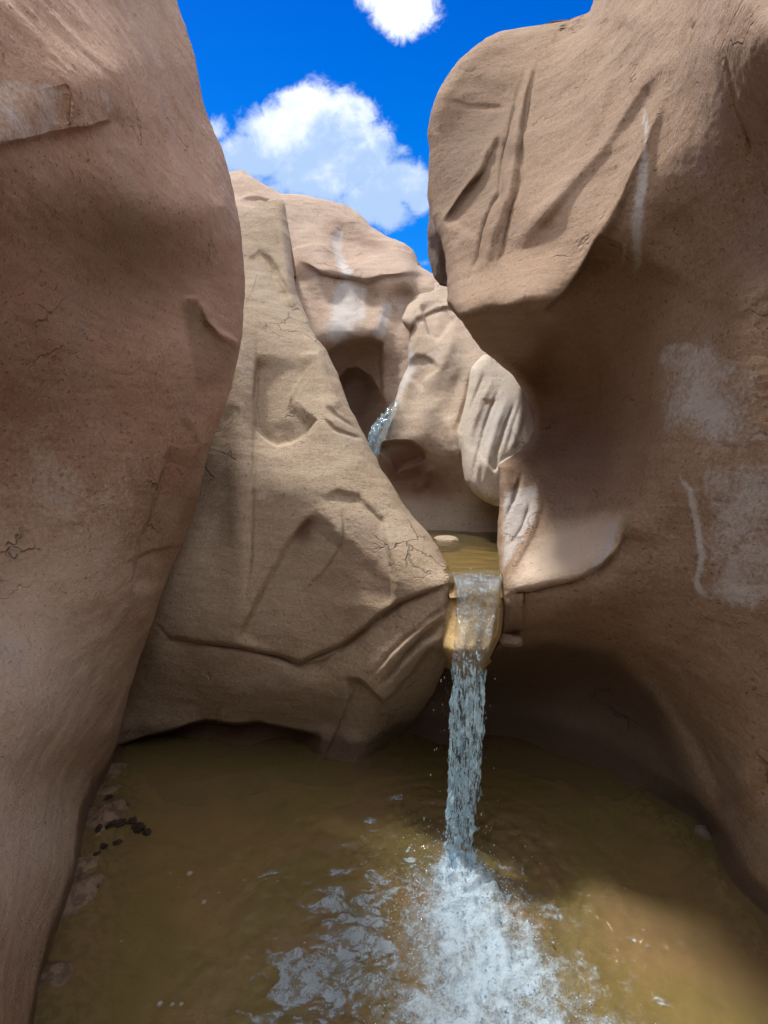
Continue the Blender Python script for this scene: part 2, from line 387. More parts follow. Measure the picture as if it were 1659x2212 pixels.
# ------------------------------------------------------------------ canyon walls
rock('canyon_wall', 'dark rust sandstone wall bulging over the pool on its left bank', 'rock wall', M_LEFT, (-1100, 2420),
  lo=[(-1100, -260), (2420, -260)],
  hi=[(-1100,215),(-600,250),(-300,300),(-100,352),(0,379),(45,395),(95,412),(130,422),(200,437),(245,450),(300,470),(348,487),(385,497),(430,507),(470,516),(520,525),(580,531),(640,532),
      (690,528),(735,521),(790,512),(850,496),(900,480),(950,462),(1010,445),(1080,430),(1140,410),(1200,385),(1245,365),(1290,348),(1335,332),(1385,318),(1440,297),(1490,281),
      (1530,272),(1570,262),(1620,248),(1670,232),(1725,215),(1775,196),(1840,180),(1900,165),(1970,140),(2040,115),(2110,95),(2212,76),(2420,40)],
  ctrl=[(379,0,3.2),(455,250,3.05),(507,430,2.88),(531,600,2.7),(496,850,2.56),(420,1100,2.42),(332,1335,2.32),(278,1500,2.29),(225,1690,2.28),(190,1800,1.97),(165,1900,1.73),(140,1970,1.6),(95,2110,1.38),(76,2212,1.25),(40,2420,1.12),
        (170,0,1.70),(350,250,2.12),(480,440,2.46),(300,-200,2.9),(180,-200,2.1),(250,-800,3.5),(0,-300,1.75),(0,-800,3.0),(-260,-800,2.4),(-260,-300,1.4),
        (0,0,1.24),(0,180,1.17),(0,300,1.09),(0,600,1.26),(0,900,1.48),(0,1300,1.43),(0,1700,1.08),(0,2000,0.86),(0,2212,0.77),
        (250,150,1.68),(250,300,1.58),(250,600,1.73),(250,900,1.88),(430,600,2.26),(430,800,2.24),(380,1000,2.16),(250,1300,1.92),(150,1600,1.66),(100,1850,1.37),
        (-260,0,0.98),(-260,600,0.98),(-260,1300,1.02),(-260,2212,0.68),(120,300,1.31),(120,700,1.5)],
  feats=[('ledge',[(-60,318),(0,312),(60,303),(140,285),(200,277),(240,262),(250,225)],0.035,60,4),
         ('ledge',[(150,180),(155,215),(152,270)],0.012,25,4),
         ('groove',[(275,40),(330,150),(375,230),(410,290),(440,370),(463,440),(468,500),(462,570),(455,640)],0.03,6),
         ('groove',[(340,30),(385,150),(420,240),(450,320),(480,420)],0.02,5),
         ('groove',[(240,20),(300,150),(350,240),(395,320)],0.014,9),
         ('ledge',[(395,640),(430,642),(445,665),(455,690),(480,715),(522,742)],-0.06,40,4),
         ('groove',[(432,640),(450,690),(480,722),(518,745)],-0.035,9),
         ('ledge',[(290,1290),(285,1220),(300,1170),(330,1090),(355,1000),(365,960)],0.055,60,7),
         ('ledge',[(270,1215),(330,1188),(400,1180)],0.02,40,4),
         ('groove',[(395,880),(425,925),(440,960),(425,1000)],-0.025,14),
         ('bowl',200,560,260,190,0.2,0.06),('bowl',120,1500,160,120,0.0,-0.05),('bowl',60,1950,120,160,0.0,-0.03)],
  white=[('poly',[(-200,150),(60,170),(150,180),(152,270),(90,300),(-200,330)],14,0.42),('poly',[(195,188),(235,190),(245,240),(200,275),(160,272),(170,220)],8,0.5),('blob',160,1090,150,170,0,0.42),('blob',20,1420,60,60,0,0.2),('blob',20,1420,60,60,0,0.35),('blob',20,1650,60,50,0,0.35)],
  red=[('blob',490,600,60,110,0,0.5),('blob',60,650,160,170,0,0.4),('blob',30,1520,120,120,0,0.3)],
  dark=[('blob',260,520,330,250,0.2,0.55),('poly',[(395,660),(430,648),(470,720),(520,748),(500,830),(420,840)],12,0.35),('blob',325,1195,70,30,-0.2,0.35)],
  pale=[('blob',90,1420,330,420,0,0.8),('blob',60,1900,160,300,0,0.6),('blob',330,60,120,160,0.3,0.35)],  # brightness painted into the dim lower wall; upper strip paler too
  round_hi=(0.10, 40), roll_hi=True, ext_lo=[(-0.1,-0.5),(-0.15,-1.1),(-0.1,-1.9),(0.1,-2.8),(0.9,-3.6),(2.2,-4.2)], seed=3.0)

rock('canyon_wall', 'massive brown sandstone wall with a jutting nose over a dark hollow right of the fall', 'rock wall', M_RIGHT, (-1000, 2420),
  lo=[(-1000,1380),(-600,1350),(-300,1328),(-100,1302),(0,1285),(25,1274),(36,1256),(43,1228),(48,1190),(53,1140),(62,1088),(76,1052),(92,1030),(125,995),(165,965),(200,945),(240,933),(290,925),(320,928),(380,926),(430,925),(465,931),(530,955),(560,963),
      (600,967),(655,966),(680,985),(695,1001),(715,1011),(760,1045),(790,1082),(810,1106),(845,1131),(890,1146),(930,1150),(955,1140),(985,1110),(1003,1073),(1040,1077),(1080,1080),(1180,1076),(1250,1082),(1290,1085),(1340,1084),(1385,1078),
      (1405,1060),(1425,985),(1440,870),(1470,800),(1560,770),(1700,740),(2420,700)],
  hi=[(-1000,1960),(2420,1960)],
  ctrl=[(1285,0,2.9),(1235,50,3.0),(1100,55,3.2),(1030,90,3.12),(945,200,3.0),(925,300,2.98),(925,430,2.92),(955,530,2.7),(967,600,2.52),(966,655,2.42),(1000,692,2.22),
        (1045,765,3.0),(1106,810,3.12),(1150,930,3.04),(1140,960,2.92),(1073,1005,2.66),(1080,1080,2.55),(1076,1180,2.34),(1082,1250,2.1),(1085,1290,2.07),(1078,1385,2.16),(1060,1430,2.4),
        (900,1500,2.75),(1050,1490,2.75),(1050,1580,2.74),(900,1600,2.72),(970,1615,2.62),(1200,1630,2.54),(1350,1690,2.3),(1450,1740,2.14),(1530,1800,1.97),(1560,1870,1.8),(1600,1920,1.7),(1659,1975,1.59),
        (1100,1400,2.32),(1200,1345,2.12),(1300,1325,2.05),(1400,1400,2.02),(1250,1450,2.5),(1350,1550,2.42),(1450,1600,2.15),(1500,1500,1.86),(1550,1600,1.8),(1600,1700,1.66),(1659,1700,1.61),(1659,1850,1.57),
        (1090,1270,2.05),(1150,1272,1.99),(1250,1245,1.96),(1330,1200,1.94),(1352,1120,1.97),(1200,1200,2.12),(1200,1100,2.5),(1280,1120,2.32),(1300,1000,2.58),(1200,950,3.0),(1180,850,3.12),(1250,850,2.96),(1310,900,2.66),(1420,850,2.02),
        (1100,760,3.0),(1200,750,2.9),(1350,800,2.38),(1400,1000,2.02),(1450,1150,1.84),(1450,1300,1.84),(1500,1200,1.74),(1500,900,1.8),(1659,900,1.56),(1659,1200,1.57),(1659,1450,1.59),(1550,1400,1.7),
        (1100,684,2.02),(1190,676,1.97),(1250,600,1.95),(1310,480,1.93),(1380,350,1.93),(1430,220,1.93),(1460,100,1.91),(1490,0,1.92),
        (1050,600,2.26),(1150,560,2.12),(1000,500,2.58),(1100,400,2.44),(1250,400,2.16),(1000,300,2.86),(1150,250,2.72),(1300,200,2.36),(1000,180,3.02),(1150,120,2.98),(1250,100,2.74),(1380,50,2.26),(1100,500,2.3),
        (1350,650,2.18),(1450,500,1.9),(1500,300,1.67),(1550,100,1.43),(1600,0,1.30),(1659,0,1.2),(1659,300,1.40),(1600,500,1.6),(1550,700,1.74),(1659,600,1.52),
        (1500,-300,2.15),(1800,-300,1.5),(1400,-300,2.7),(1370,-600,3.4),(1800,-800,2.5),(1960,600,1.27),(1960,1200,1.27),(1960,1800,1.32),(1960,2212,1.3),(1960,2400,1.25),(1659,2212,1.5),(1300,1900,2.5),(1000,1900,2.8),(1000,2400,2.9),(1400,2400,2.2)],
  feats=[('ledge',[(960,640),(985,680),(1005,691),(1060,684),(1130,686),(1180,672),(1225,632),(1262,575),(1300,500)],0.25,100,5),
         ('groove',[(1178,91),(1164,121),(1143,206),(1129,304),(1122,397),(1108,444),(1097,491),(1085,547),(1071,575),(1048,660)],0.036,5),
         ('groove',[(1165,100),(1131,206),(1116,290),(1103,380),(1091,440),(1070,500),(1050,560),(1022,650)],-0.05,10),
         ('groove',[(1150,112),(1118,206),(1104,280),(1085,350),(1078,420),(1064,444),(1045,500),(1034,556),(1005,617),(996,673)],0.03,5),
         ('groove',[(1085,275),(1060,325),(1038,369),(996,420),(954,486)],-0.035,8),
         ('ledge',[(954,486),(996,420),(1038,369),(1076,290)],0.05,60,4),
         ('groove',[(1330,60),(1286,262),(1188,435),(1110,540),(1071,575)],-0.05,20),
         ('groove',[(1465,30),(1445,117),(1379,187),(1290,327),(1174,467),(1110,545)],-0.055,18),
         ('groove',[(1452,90),(1420,230),(1370,350),(1320,460),(1262,570),(1200,655)],-0.06,18),
         ('groove',[(945,215),(1010,228),(1110,230)],0.015,5),
         ('groove',[(1225,48),(1205,75),(1195,105)],0.02,6),
         ('ledge',[(1085,1290),(1130,1272),(1190,1262),(1250,1248),(1300,1222),(1335,1185),(1352,1130)],0.06,60,5),
         ('groove',[(1165,1035),(1160,1100),(1140,1160),(1110,1215),(1086,1262)],-0.035,9),
         ('groove',[(1150,1075),(1128,1140),(1095,1195)],0.022,5),('groove',[(1130,1010),(1110,1080),(1085,1140)],0.02,5),
         ('ledge',[(1128,1275),(1131,1330),(1128,1360)],-0.05,30,3),
         ('groove',[(1555,30),(1570,150),(1590,230),(1620,300),(1640,380)],0.015,6),
         ('ledge',[(1560,1780),(1520,1660),(1470,1560),(1420,1480),(1380,1440)],0.05,90,20),
         ('groove',[(1390,950),(1500,960),(1659,975)],0.003,6)],
  white=[('streak',[(1388,200),(1395,330),(1383,420),(1375,500),(1378,570),(1355,610)],10,0.65),('streak',[(1350,520),(1340,600)],6,0.4),('blob',1375,450,35,130,0.05,0.42),
         ('streak',[(1420,790),(1440,750),(1500,745)],10,0.4),('poly',[(1430,760),(1530,740),(1640,800),(1659,960),(1450,975),(1420,900)],40,0.60),('blob',1530,880,60,35,0.3,0.4),
         ('streak',[(1460,1020),(1490,1060),(1502,1130),(1512,1200),(1503,1260),(1520,1300)],8,0.75),('poly',[(1520,1000),(1659,985),(1800,1000),(1800,1330),(1580,1310),(1520,1200)],50,0.62),
         ('blob',1575,1285,80,22,0.1,0.5),('streak',[(1330,1120),(1315,1180),(1285,1230),(1250,1250)],17,0.75),('poly',[(1085,1060),(1165,1035),(1160,1120),(1110,1210),(1083,1250)],14,0.75),('blob',1280,1290,30,30,0,0.35),
         ('blob',1590,1560,70,60,0.4,0.25)],
  red=[('blob',960,230,60,110,0,0.35),('blob',1090,120,70,40,0,0.35),('blob',1620,80,60,120,0,0.35),('blob',1250,1450,200,90,0,0.3)],
  pale=[('poly',[(1090,1285),(1130,1200),(1200,1130),(1300,1110),(1350,1110),(1340,1190),(1250,1250)],45,0.9),('blob',1230,640,90,40,-0.5,0.3)],  # pale scoop rock, painted brighter still in place of sunlight
  dark=[('blob',1010,320,130,270,0,0.42),('blob',1230,280,230,260,0,0.36),('poly',[(780,1440),(1085,1385),(1200,1375),(1330,1400),(1420,1500),(1480,1640),(1540,1790),(1300,1720),(780,1720)],40,0.85),('blob',1590,300,60,200,0,0.25),('poly',[(1086,1296),(1128,1276),(1130,1350),(1100,1390),(1080,1385)],8,0.5)],  # large lower polygon paints the cave's shade under the ledge
  round_lo=(0.10, 26), roll_lo=True, ext_hi=[(0.1,-0.5),(0.1,-1.1),(0.0,-1.9),(-0.3,-2.8),(-1.0,-3.6),(-2.0,-4.2)], seed=11.0)

rock('boulder', 'pale tan sandstone buttress with a long crack, left of the waterfall', 'rock', M_MID, (432, 1900),
  lo=[(432,585),(445,555),(470,500),(490,465),(600,380),(900,250),(1300,90),(1900,20)],
  hi=[(432,606),(440,612),(500,622),(570,630),(635,640),(670,655),(709,673),(762,706),(811,730),(860,750),(893,763),(947,792),(1012,824),(1050,850),(1085,870),(1120,895),(1150,925),(1180,945),(1215,965),(1240,984),
      (1265,985),(1290,979),(1320,981),(1345,983),(1390,979),(1420,970),(1440,962),(1500,935),(1570,890),(1620,840),(1655,800),(1720,780),(1900,760)],
  ctrl=[(580,432,4.3),(611,436,4.25),(540,470,4.1),(560,520,3.95),(622,500,4.1),(640,635,3.7),(560,640,3.52),(600,740,3.25),(673,709,3.45),(555,740,3.2),(510,760,3.12),(500,900,2.9),(540,1000,2.74),(730,811,3.2),(650,830,3.06),
        (620,950,2.8),(763,893,3.0),(690,900,2.88),(792,947,2.9),(750,1000,2.65),(824,1012,2.76),(600,1050,2.6),(680,1080,2.52),(870,1085,2.6),(800,1100,2.46),(925,1150,2.42),(880,1200,2.26),(965,1215,2.24),(985,1240,2.14),
        (930,1280,2.13),(980,1330,2.1),(975,1420,2.16),(400,1200,2.6),(450,1100,2.7),(550,1200,2.5),(650,1250,2.42),(750,1250,2.33),(380,1350,2.5),(500,1390,2.41),(640,1430,2.34),(750,1400,2.28),(850,1350,2.17),
        (350,1450,2.54),(500,1500,2.50),(650,1520,2.46),(830,1510,2.22),(900,1440,2.18),(300,1600,2.60),(450,1590,2.60),(600,1580,2.58),(700,1560,2.5),(790,1650,2.46),(800,1600,2.43),(640,1625,2.55),(500,1660,2.42),(370,1665,2.4),(230,1680,2.4),
        (870,1600,2.62),(940,1480,2.38),(900,1540,2.52),(350,700,3.4),(150,1000,2.9),(100,1500,2.7),(400,500,4.2),(400,1900,2.35),(700,1900,2.5),(50,1900,2.5)],
  feats=[('groove',[(553,670),(556,760),(551,850),(549,930),(547,1050),(541,1180),(532,1280),(524,1345)],0.018,5),
         ('bowl',515,950,32,300,0.0,-0.07),
         ('ledge',[(700,905),(688,905),(660,940),(630,958),(600,963),(570,945),(552,925),(548,860),(556,760)],0.10,75,4),
         ('groove',[(690,895),(720,925),(760,940),(795,952)],0.025,4),('groove',[(700,870),(730,900),(770,925)],0.02,4),
         ('groove',[(590,452),(612,520),(622,600),(640,690)],-0.05,12),('groove',[(530,500),(575,560),(610,640),(650,720),(690,800)],0.03,9),
         ('ledge',[(528,560),(560,545),(585,560),(610,600),(635,640)],0.025,50,6),
         ('ledge',[(640,770),(690,760),(720,820),(745,880)],-0.03,40,7),
         ('ledge',[(995,1255),(930,1276),(865,1302),(800,1352),(742,1398),(700,1425),(645,1436),(600,1418),(500,1396),(430,1388),(370,1380),(330,1340)][::-1],0.045,45,3),
         ('groove',[(330,1340),(370,1380),(430,1388),(500,1396),(600,1418),(645,1434),(742,1396),(800,1350),(865,1302),(930,1276),(990,1255)],0.06,5),
         ('groove',[(985,1300),(930,1335),(870,1385),(810,1450),(780,1475)],0.03,5),
         ('groove',[(985,1335),(940,1355),(890,1400),(840,1460),(800,1500)],0.04,5),
         ('groove',[(975,1318),(915,1350),(860,1405),(800,1470)],-0.03,9),('groove',[(975,1365),(920,1395),(870,1440),(830,1500)],-0.035,12),
         ('ledge',[(740,1468),(775,1470),(800,1495),(828,1518),(850,1500),(880,1462),(905,1430),(935,1400),(965,1412),(990,1420)],0.13,70,4),
         ('ledge',[(240,1612),(330,1590),(400,1570),(440,1555),(500,1565),(560,1560),(640,1575),(700,1585)],0.17,70,5),
         ('ledge',[(505,1395),(560,1290),(620,1180),(684,1100)],0.05,170,10),('ledge',[(690,1085),(730,1062),(775,1070),(828,1125),(852,1240),(845,1320)],0.035,120,9),
         ('bowl',610,1040,80,70,0.3,-0.035),('bowl',720,900,40,60,0.6,-0.03),('bowl',860,1590,40,60,0.5,0.06),('bowl',600,1500,150,40,0,-0.04)],
  white=[('blob',720,1010,90,70,0,0.25),('blob',520,800,25,90,0,0.35),('blob',830,1080,40,60,0.8,0.3),('blob',600,650,40,70,0.4,0.25)],
  red=[('blob',658,1140,24,44,0.45,0.75),('poly',[(770,1130),(800,1105),(830,1120),(838,1170),(852,1240),(840,1300),(700,1370),(640,1300),(700,1200)],25,0.42),('blob',640,840,45,60,0,0.35),('blob',900,1380,90,60,-0.5,0.4),
       ('poly',[(200,1615),(440,1555),(560,1560),(700,1585),(700,1640),(430,1690),(200,1720)],10,0.7)],
  dark=[('poly',[(620,1180),(700,1100),(770,1060),(830,1130),(850,1240),(760,1380),(640,1425),(500,1390),(560,1270)],30,0.38),('blob',658,1140,24,44,0.45,0.45),('blob',450,1480,200,70,0,0.22),('poly',[(200,1615),(440,1555),(560,1560),(700,1585),(700,1640),(430,1690),(200,1720)],12,0.5)],  # shade painted into the hollow and alcove; foot strip darkened too
  round_hi=(0.12, 34), roll_hi=True, roll_top=0.6, seed=21.0)

rock('canyon_wall', 'pink sandstone back wall under the cloud with pale mineral streaks and a dark arch', 'rock wall', M_BACK, (380, 1060),
  axis='u', step=3.0,
  lo=[(380,420),(450,390),(497,370),(520,367),(545,380),(575,400),(605,416),(660,422),(710,432),(745,445),(775,462),(800,490),(840,512),(875,525),(895,545),(905,572),(930,588),(960,600),(1060,640)],
  hi=[(380,1180),(1060,1180)],
  ctrl=[(500,375,6.3),(520,500,5.3),(600,420,5.9),(700,435,5.9),(800,492,5.6),(870,527,5.4),(905,577,5.05),(930,592,4.95),(650,520,5.35),(750,540,5.3),(840,560,5.0),(700,590,4.85),(800,597,4.72),(880,594,4.65),
        (720,640,4.80),(800,640,4.75),(880,640,4.7),(920,620,4.7),(700,720,4.42),(760,715,4.38),(830,720,4.38),(850,800,4.4),(840,860,4.3),(770,780,4.75),(780,850,4.8),(790,920,4.7),(740,800,4.75),(820,880,4.4),
        (650,650,4.75),(600,600,5.0),(830,1000,4.3),(400,600,4.9),(400,1000,4.6),(1050,700,4.6),(1050,1100,4.3),(600,1100,4.6)],
  feats=[('ledge',[(640,560),(690,590),(750,600),(790,607),(830,596),(870,592),(905,590),(940,596)],0.10,60,6),
         ('ledge',[(690,775),(720,757),(745,740),(775,735),(805,735),(822,745),(824,790),(828,850),(838,890)],0.20,110,6),
         ('pit',[(690,850),(730,818),(752,796),(772,794),(798,810),(818,838),(830,868),(834,892),(818,925),(808,960),(800,1010),(690,1010)],0.36,26),
         ('groove',[(745,470),(730,520),(738,570),(760,600)],0.05,16),('bowl',790,545,60,30,0.4,0.18),('bowl',690,520,40,60,0.3,-0.08),
         ('groove',[(600,430),(612,500),(628,580),(640,680)],0.08,14),('groove',[(640,560),(670,640),(690,740)],0.06,20),('groove',[(530,440),(570,450),(620,480)],0.05,12),
         ('ledge',[(520,430),(560,425),(600,440)],0.06,40,5),('groove',[(826,640),(815,700),(800,735)],-0.06,14),('bowl',860,690,30,70,0.2,0.10)],
  white=[('streak',[(735,490),(728,540),(745,585),(760,600)],14,0.75),('blob',750,670,48,75,0,0.8),('streak',[(835,650),(830,700),(822,735)],12,0.6),('streak',[(785,620),(782,690)],8,0.45),('streak',[(745,610),(740,680),(725,750)],22,0.6),('streak',[(855,640),(825,690),(815,730)],10,0.65),('streak',[(872,610),(862,680)],8,0.5),('blob',815,725,15,15,0,0.5),('blob',640,450,80,25,0.2,0.2),('blob',700,500,25,60,0.3,0.3)],
  red=[('blob',800,520,60,30,0.4,0.5),('streak',[(775,640),(772,730)],8,0.4),('blob',790,900,60,80,0,0.5),('blob',560,450,60,40,0,0.3)],
  dark=[('blob',780,860,50,70,0,0.25)],
  round_lo=(0.22, 22), roll_lo=True, seed=31.0, amp=1.6)

rock('boulder', 'knobbly tan sandstone lump above the upper pool, against the back wall', 'rock', M_KNOB, (611, 1260),
  lo=[(611,934),(618,918),(630,905),(660,880),(690,867),(705,874),(715,885),(745,883),(790,882),(810,872),(830,862),(870,850),(890,845),(930,825),(960,812),(985,806),(1010,790),(1260,760)],
  hi=[(611,1010),(650,1060),(700,1100),(760,1160),(1260,1240)],
  ctrl=[(930,620,4.75),(900,660,4.5),(870,690,4.3),(1000,640,4.5),(1000,720,4.12),(900,760,4.08),(960,740,4.02),(1020,780,3.78),(900,800,3.96),(950,830,3.78),(1000,850,3.62),(890,860,3.8),(850,890,3.72),(870,930,3.64),(820,965,3.66),
        (950,940,3.52),(980,985,3.42),(880,950,3.58),(900,1030,3.80),(950,1060,3.68),(1000,1080,3.50),(900,1130,3.62),(1050,1130,3.45),(1150,800,3.6),(1200,1100,3.4),(790,1100,3.7),(1000,1250,3.4),(800,1250,3.5),(840,1040,3.8)],
  feats=[('ledge',[(872,712),(886,715),(900,690),(935,672),(965,664),(990,668)],0.06,45,4),('ledge',[(905,655),(927,721),(943,738),(955,728),(966,708),(990,684)][::-1],0.10,32,4),
         ('ledge',[(868,812),(880,798),(888,780),(900,769),(920,770),(938,782),(952,800)],0.05,80,6),
         ('groove',[(990,700),(968,750),(945,800),(930,860)],-0.05,16),('bowl',905,835,26,60,0.2,0.05),('bowl',990,830,20,70,0.35,0.06),
         ('ledge',[(812,972),(829,957),(861,955),(890,957),(911,971),(921,1000)],0.10,90,4),
         ('groove',[(960,880),(975,940),(990,1010)],-0.06,14),('groove',[(935,1000),(915,1040),(890,1065)],-0.05,13),
         ('groove',[(1020,795),(1008,860),(985,940)],0.05,7),('groove',[(867,695),(880,715),(900,700)],0.03,6)],
  white=[('streak',[(885,730),(884,790),(872,820),(846,885)],11,0.9),('blob',960,770,60,30,0.2,0.4),('blob',900,820,20,40,0,0.4),('blob',930,640,50,20,0,0.3)],
  red=[('blob',870,1000,50,60,0,0.8),('blob',950,1050,100,60,0,0.65),('blob',1040,760,20,20,0,0.4),('poly',[(905,665),(980,670),(960,710),(943,736),(925,720)],6,0.35)],
  dark=[('blob',935,905,45,50,0,0.5),('blob',905,825,22,45,0.2,0.25),('blob',960,1110,120,18,0,0.4)],
  round_lo=(0.14, 22), roll_lo=True, roll_top=1.0, seed=41.0)

rock('boulder', 'whitish ridged sandstone lobe hanging over the upper pool beside the brown wall', 'rock', M_PALE, (766, 1093),
  lo=[(766,1044),(780,1030),(795,1018),(852,1009),(900,997),(939,986),(960,990),(980,996),(1020,1001),(1040,1005),(1060,1018),(1072,1032),(1085,1050),(1093,1068)],
  hi=[(766,1180),(850,1250),(1000,1240),(1093,1200)],
  ctrl=[(1046,770,3.66),(1017,800,3.54),(1050,900,3.28),(1000,940,3.30),(1100,850,3.36),(1140,920,3.15),(1060,1000,3.02),(1050,1080,3.0),(1010,1030,3.10),(1120,980,3.04),(1230,900,3.18),(1200,1090,2.98),(1090,780,3.62)],
  feats=[('groove',[(1085,820),(1062,880),(1040,945),(1024,1010),(1020,1050)],0.022,4),('groove',[(1118,850),(1095,915),(1075,975),(1066,1040)],0.022,4),
         ('groove',[(1072,800),(1045,860),(1018,925),(1006,985)],-0.020,8),('groove',[(1102,840),(1078,905),(1056,970),(1045,1050)],-0.024,8),('groove',[(1135,870),(1115,935),(1098,990)],-0.020,7),
         ('groove',[(1050,800),(1028,850),(1005,910)],0.015,4),('groove',[(1128,862),(1108,925),(1090,985)],0.014,4),
         ('ledge',[(1040,862),(1060,868),(1080,862)],0.012,18,3),('groove',[(1040,1000),(1038,1040),(1050,1075)],0.02,4),('ledge',[(1140,962),(1112,985),(1085,998),(1066,1020)],0.05,30,3)],
  white=[('blob',1100,890,75,100,0,0.7),('blob',1040,960,50,60,0,0.35)], red=[('blob',1090,870,10,25,0.4,0.4)],
  dark=[('blob',1030,1070,30,20,0,0.2)],
  round_lo=(0.14, 22), roll_lo=True, roll_top=1.0, seed=51.0, amp=0.45)

rock('rock_flake', 'small dark grey rock sliver tucked under the nose of the brown wall', 'rock', M_DARKROCK, (440, 612),
  lo=[(440,928),(470,926),(500,923),(540,924),(570,930),(600,940),(612,952)],
  hi=[(440,1000),(612,1000)],
  ctrl=[(926,450,3.3),(924,540,3.3),(945,610,3.2),(1000,450,3.35),(1000,610,3.3),(960,520,3.2)],
  feats=[('groove',[(932,470),(945,540),(950,605)],-0.03,9)], round_lo=(0.1, 14), roll_lo=True, roll_k=0.2, seed=61.0)

# ------------------------------------------------------------------ spillway ledge the water runs over
rock('spillway_rock', 'golden wet sandstone chute under the lip of the waterfall', 'rock ledge', M_SPILL, (1200, 1500),
  lo=[(1200,930),(1240,965),(1300,960),(1400,955),(1432,975),(1455,1000),(1500,1000)], hi=[(1200,1110),(1250,1100),(1370,1082),(1400,1070),(1425,1056),(1455,1030),(1500,1030)],
  ctrl=[(1020,1200,2.75),(1020,1232,2.29),(1020,1250,2.18),(1020,1268,2.12),(985,1300,2.12),(1030,1300,2.08),(1080,1300,2.08),(1030,1370,1.98),(975,1370,2.05),(1080,1370,2.06),(1020,1420,1.95),(975,1428,2.03),(1060,1420,2.01),(1015,1450,2.15),(1015,1500,2.6)],
  feats=[('groove',[(1062,1330),(1066,1380),(1052,1418)],-0.03,10),('groove',[(1040,1290),(1048,1350),(1035,1420)],0.02,8)], round_lo=(0.06,18), round_hi=(0.08,20), roll_lo=True, roll_hi=True, seed=71.0, amp=0.7, step=3.0)

# ------------------------------------------------------------------ ground and water
def base_mat(name):
    m = bpy.data.materials.new(name); m.use_nodes = True; return m, NT(m.node_tree)

def sand_material():
    m, t = base_mat('wet_sand'); P = t.n('ShaderNodeNewGeometry').outputs['Position']
    a = t.noise(P, 3.0, 5, 0.6, 0.5); b = t.noise(P, 30.0, 6, 0.65); c = t.noise(P, 240.0, 3, 0.7)
    col = t.mix(t.step(a, 0.35, 0.65), (0.34, 0.225, 0.115), (0.23, 0.155, 0.07))
    col = t.mix(t.math('MULTIPLY', t.step(b, 0.5, 0.72), 0.5), col, (0.18, 0.12, 0.065))
    col = t.mix(t.step(t.attr('mud'), 0.2, 0.9), col, t.mix(t.step(b, 0.42, 0.58), (0.27, 0.185, 0.125), (0.12, 0.08, 0.055)))
    bs = t.n('ShaderNodeBsdfPrincipled'); t.l(col, bs.inputs['Base Color']); bs.inputs['Roughness'].default_value = 0.55
    bp = t.n('ShaderNodeBump'); bp.inputs['Strength'].default_value = 0.6; bp.inputs['Distance'].default_value = 0.01
    t.l(t.math('ADD', t.math('MULTIPLY', b, 1.0), t.math('MULTIPLY', c, 0.2)), bp.inputs['Height']); t.l(bp.outputs[0], bs.inputs['Normal'])
    o = t.n('ShaderNodeOutputMaterial'); t.l(bs.outputs[0], o.inputs[0]); return m
M_SAND = sand_material()

def water_material(name, murk, murkfac, tint, bscale, bstr):
    m, t = base_mat(name); P = t.n('ShaderNodeNewGeometry').outputs['Position']
    n1 = t.noise(P, bscale, 4, 0.55, 0.6); n2 = t.noise(P, bscale * 4.5, 4, 0.6, 0.8)
    ag = t.attr('agit')
    h = t.math('ADD', n1, t.math('MULTIPLY', n2, 0.35))
    bp = t.n('ShaderNodeBump'); bp.inputs['Distance'].default_value = 0.012
    t.val(bp.inputs['Strength'], t.math('ADD', bstr * 0.15, t.math('MULTIPLY', ag, bstr))); t.l(h, bp.inputs['Height'])
    fr = t.n('ShaderNodeFresnel'); fr.inputs[0].default_value = 1.42; t.l(bp.outputs[0], fr.inputs['Normal'])
    gl = t.n('ShaderNodeBsdfGlossy'); gl.inputs['Roughness'].default_value = 0.03; t.l(bp.outputs[0], gl.inputs['Normal'])
    tr = t.n('ShaderNodeBsdfTransparent'); tr.inputs[0].default_value = tint + (1,)
    big = t.noise(P, 2.4, 4, 0.6, 0.8)
    df = t.n('ShaderNodeBsdfDiffuse'); t.l(t.mix(t.step(big, 0.35, 0.65), murk, tuple(x * k for x, k in zip(murk, (0.80, 0.95, 0.75)))), df.inputs[0])
    b = t.n('ShaderNodeMixShader'); t.val(b.inputs[0], murkfac); t.l(tr.outputs[0], b.inputs[1]); t.l(df.outputs[0], b.inputs[2])
    x = t.n('ShaderNodeMixShader'); t.l(fr.outputs[0], x.inputs[0]); t.l(b.outputs[0], x.inputs[1]); t.l(gl.outputs[0], x.inputs[2])
    o = t.n('ShaderNodeOutputMaterial'); t.l(x.outputs[0], o.inputs[0]); return m
M_POOL = water_material('murky_water', (0.36, 0.25, 0.125), 0.42, (0.92, 0.86, 0.66), 22.0, 0.9)
M_UPPER = water_material('shallow_water', (0.20, 0.145, 0.068), 0.45, (0.86, 0.80, 0.62), 16.0, 0.35)

IMP = ground(985, 1885)          # where the fall strikes the pool
LBANK = np.array([ground(a, b)[:2] for a, b in ((232,1670),(215,1725),(196,1775),(180,1840),(165,1900),(140,1970),(115,2040),(95,2110),(76,2212))])
RBANK = np.array([ground(a, b)[:2] for a, b in ((1350,1690),(1450,1740),(1530,1800),(1560,1870),(1600,1920),(1659,1975))])
def bankdist(x, y, B):
    d = np.full(x.shape, 9.0)
    for i in range(len(B) - 1):
        p, q = B[i], B[i+1]; e = q - p; s = np.clip(((x - p[0]) * e[0] + (y - p[1]) * e[1]) / (e @ e), 0, 1)
        d = np.minimum(d, np.hypot(x - p[0] - s * e[0], y - p[1] - s * e[1]))
    return d
def vnoise(x, y, sc, z=0.0, oct=3):
    return np.array([mnoise.fractal(Vector((a * sc, b * sc, z)), 0.8, 2.1, oct) for a, b in zip(x.ravel(), y.ravel())]).reshape(x.shape)

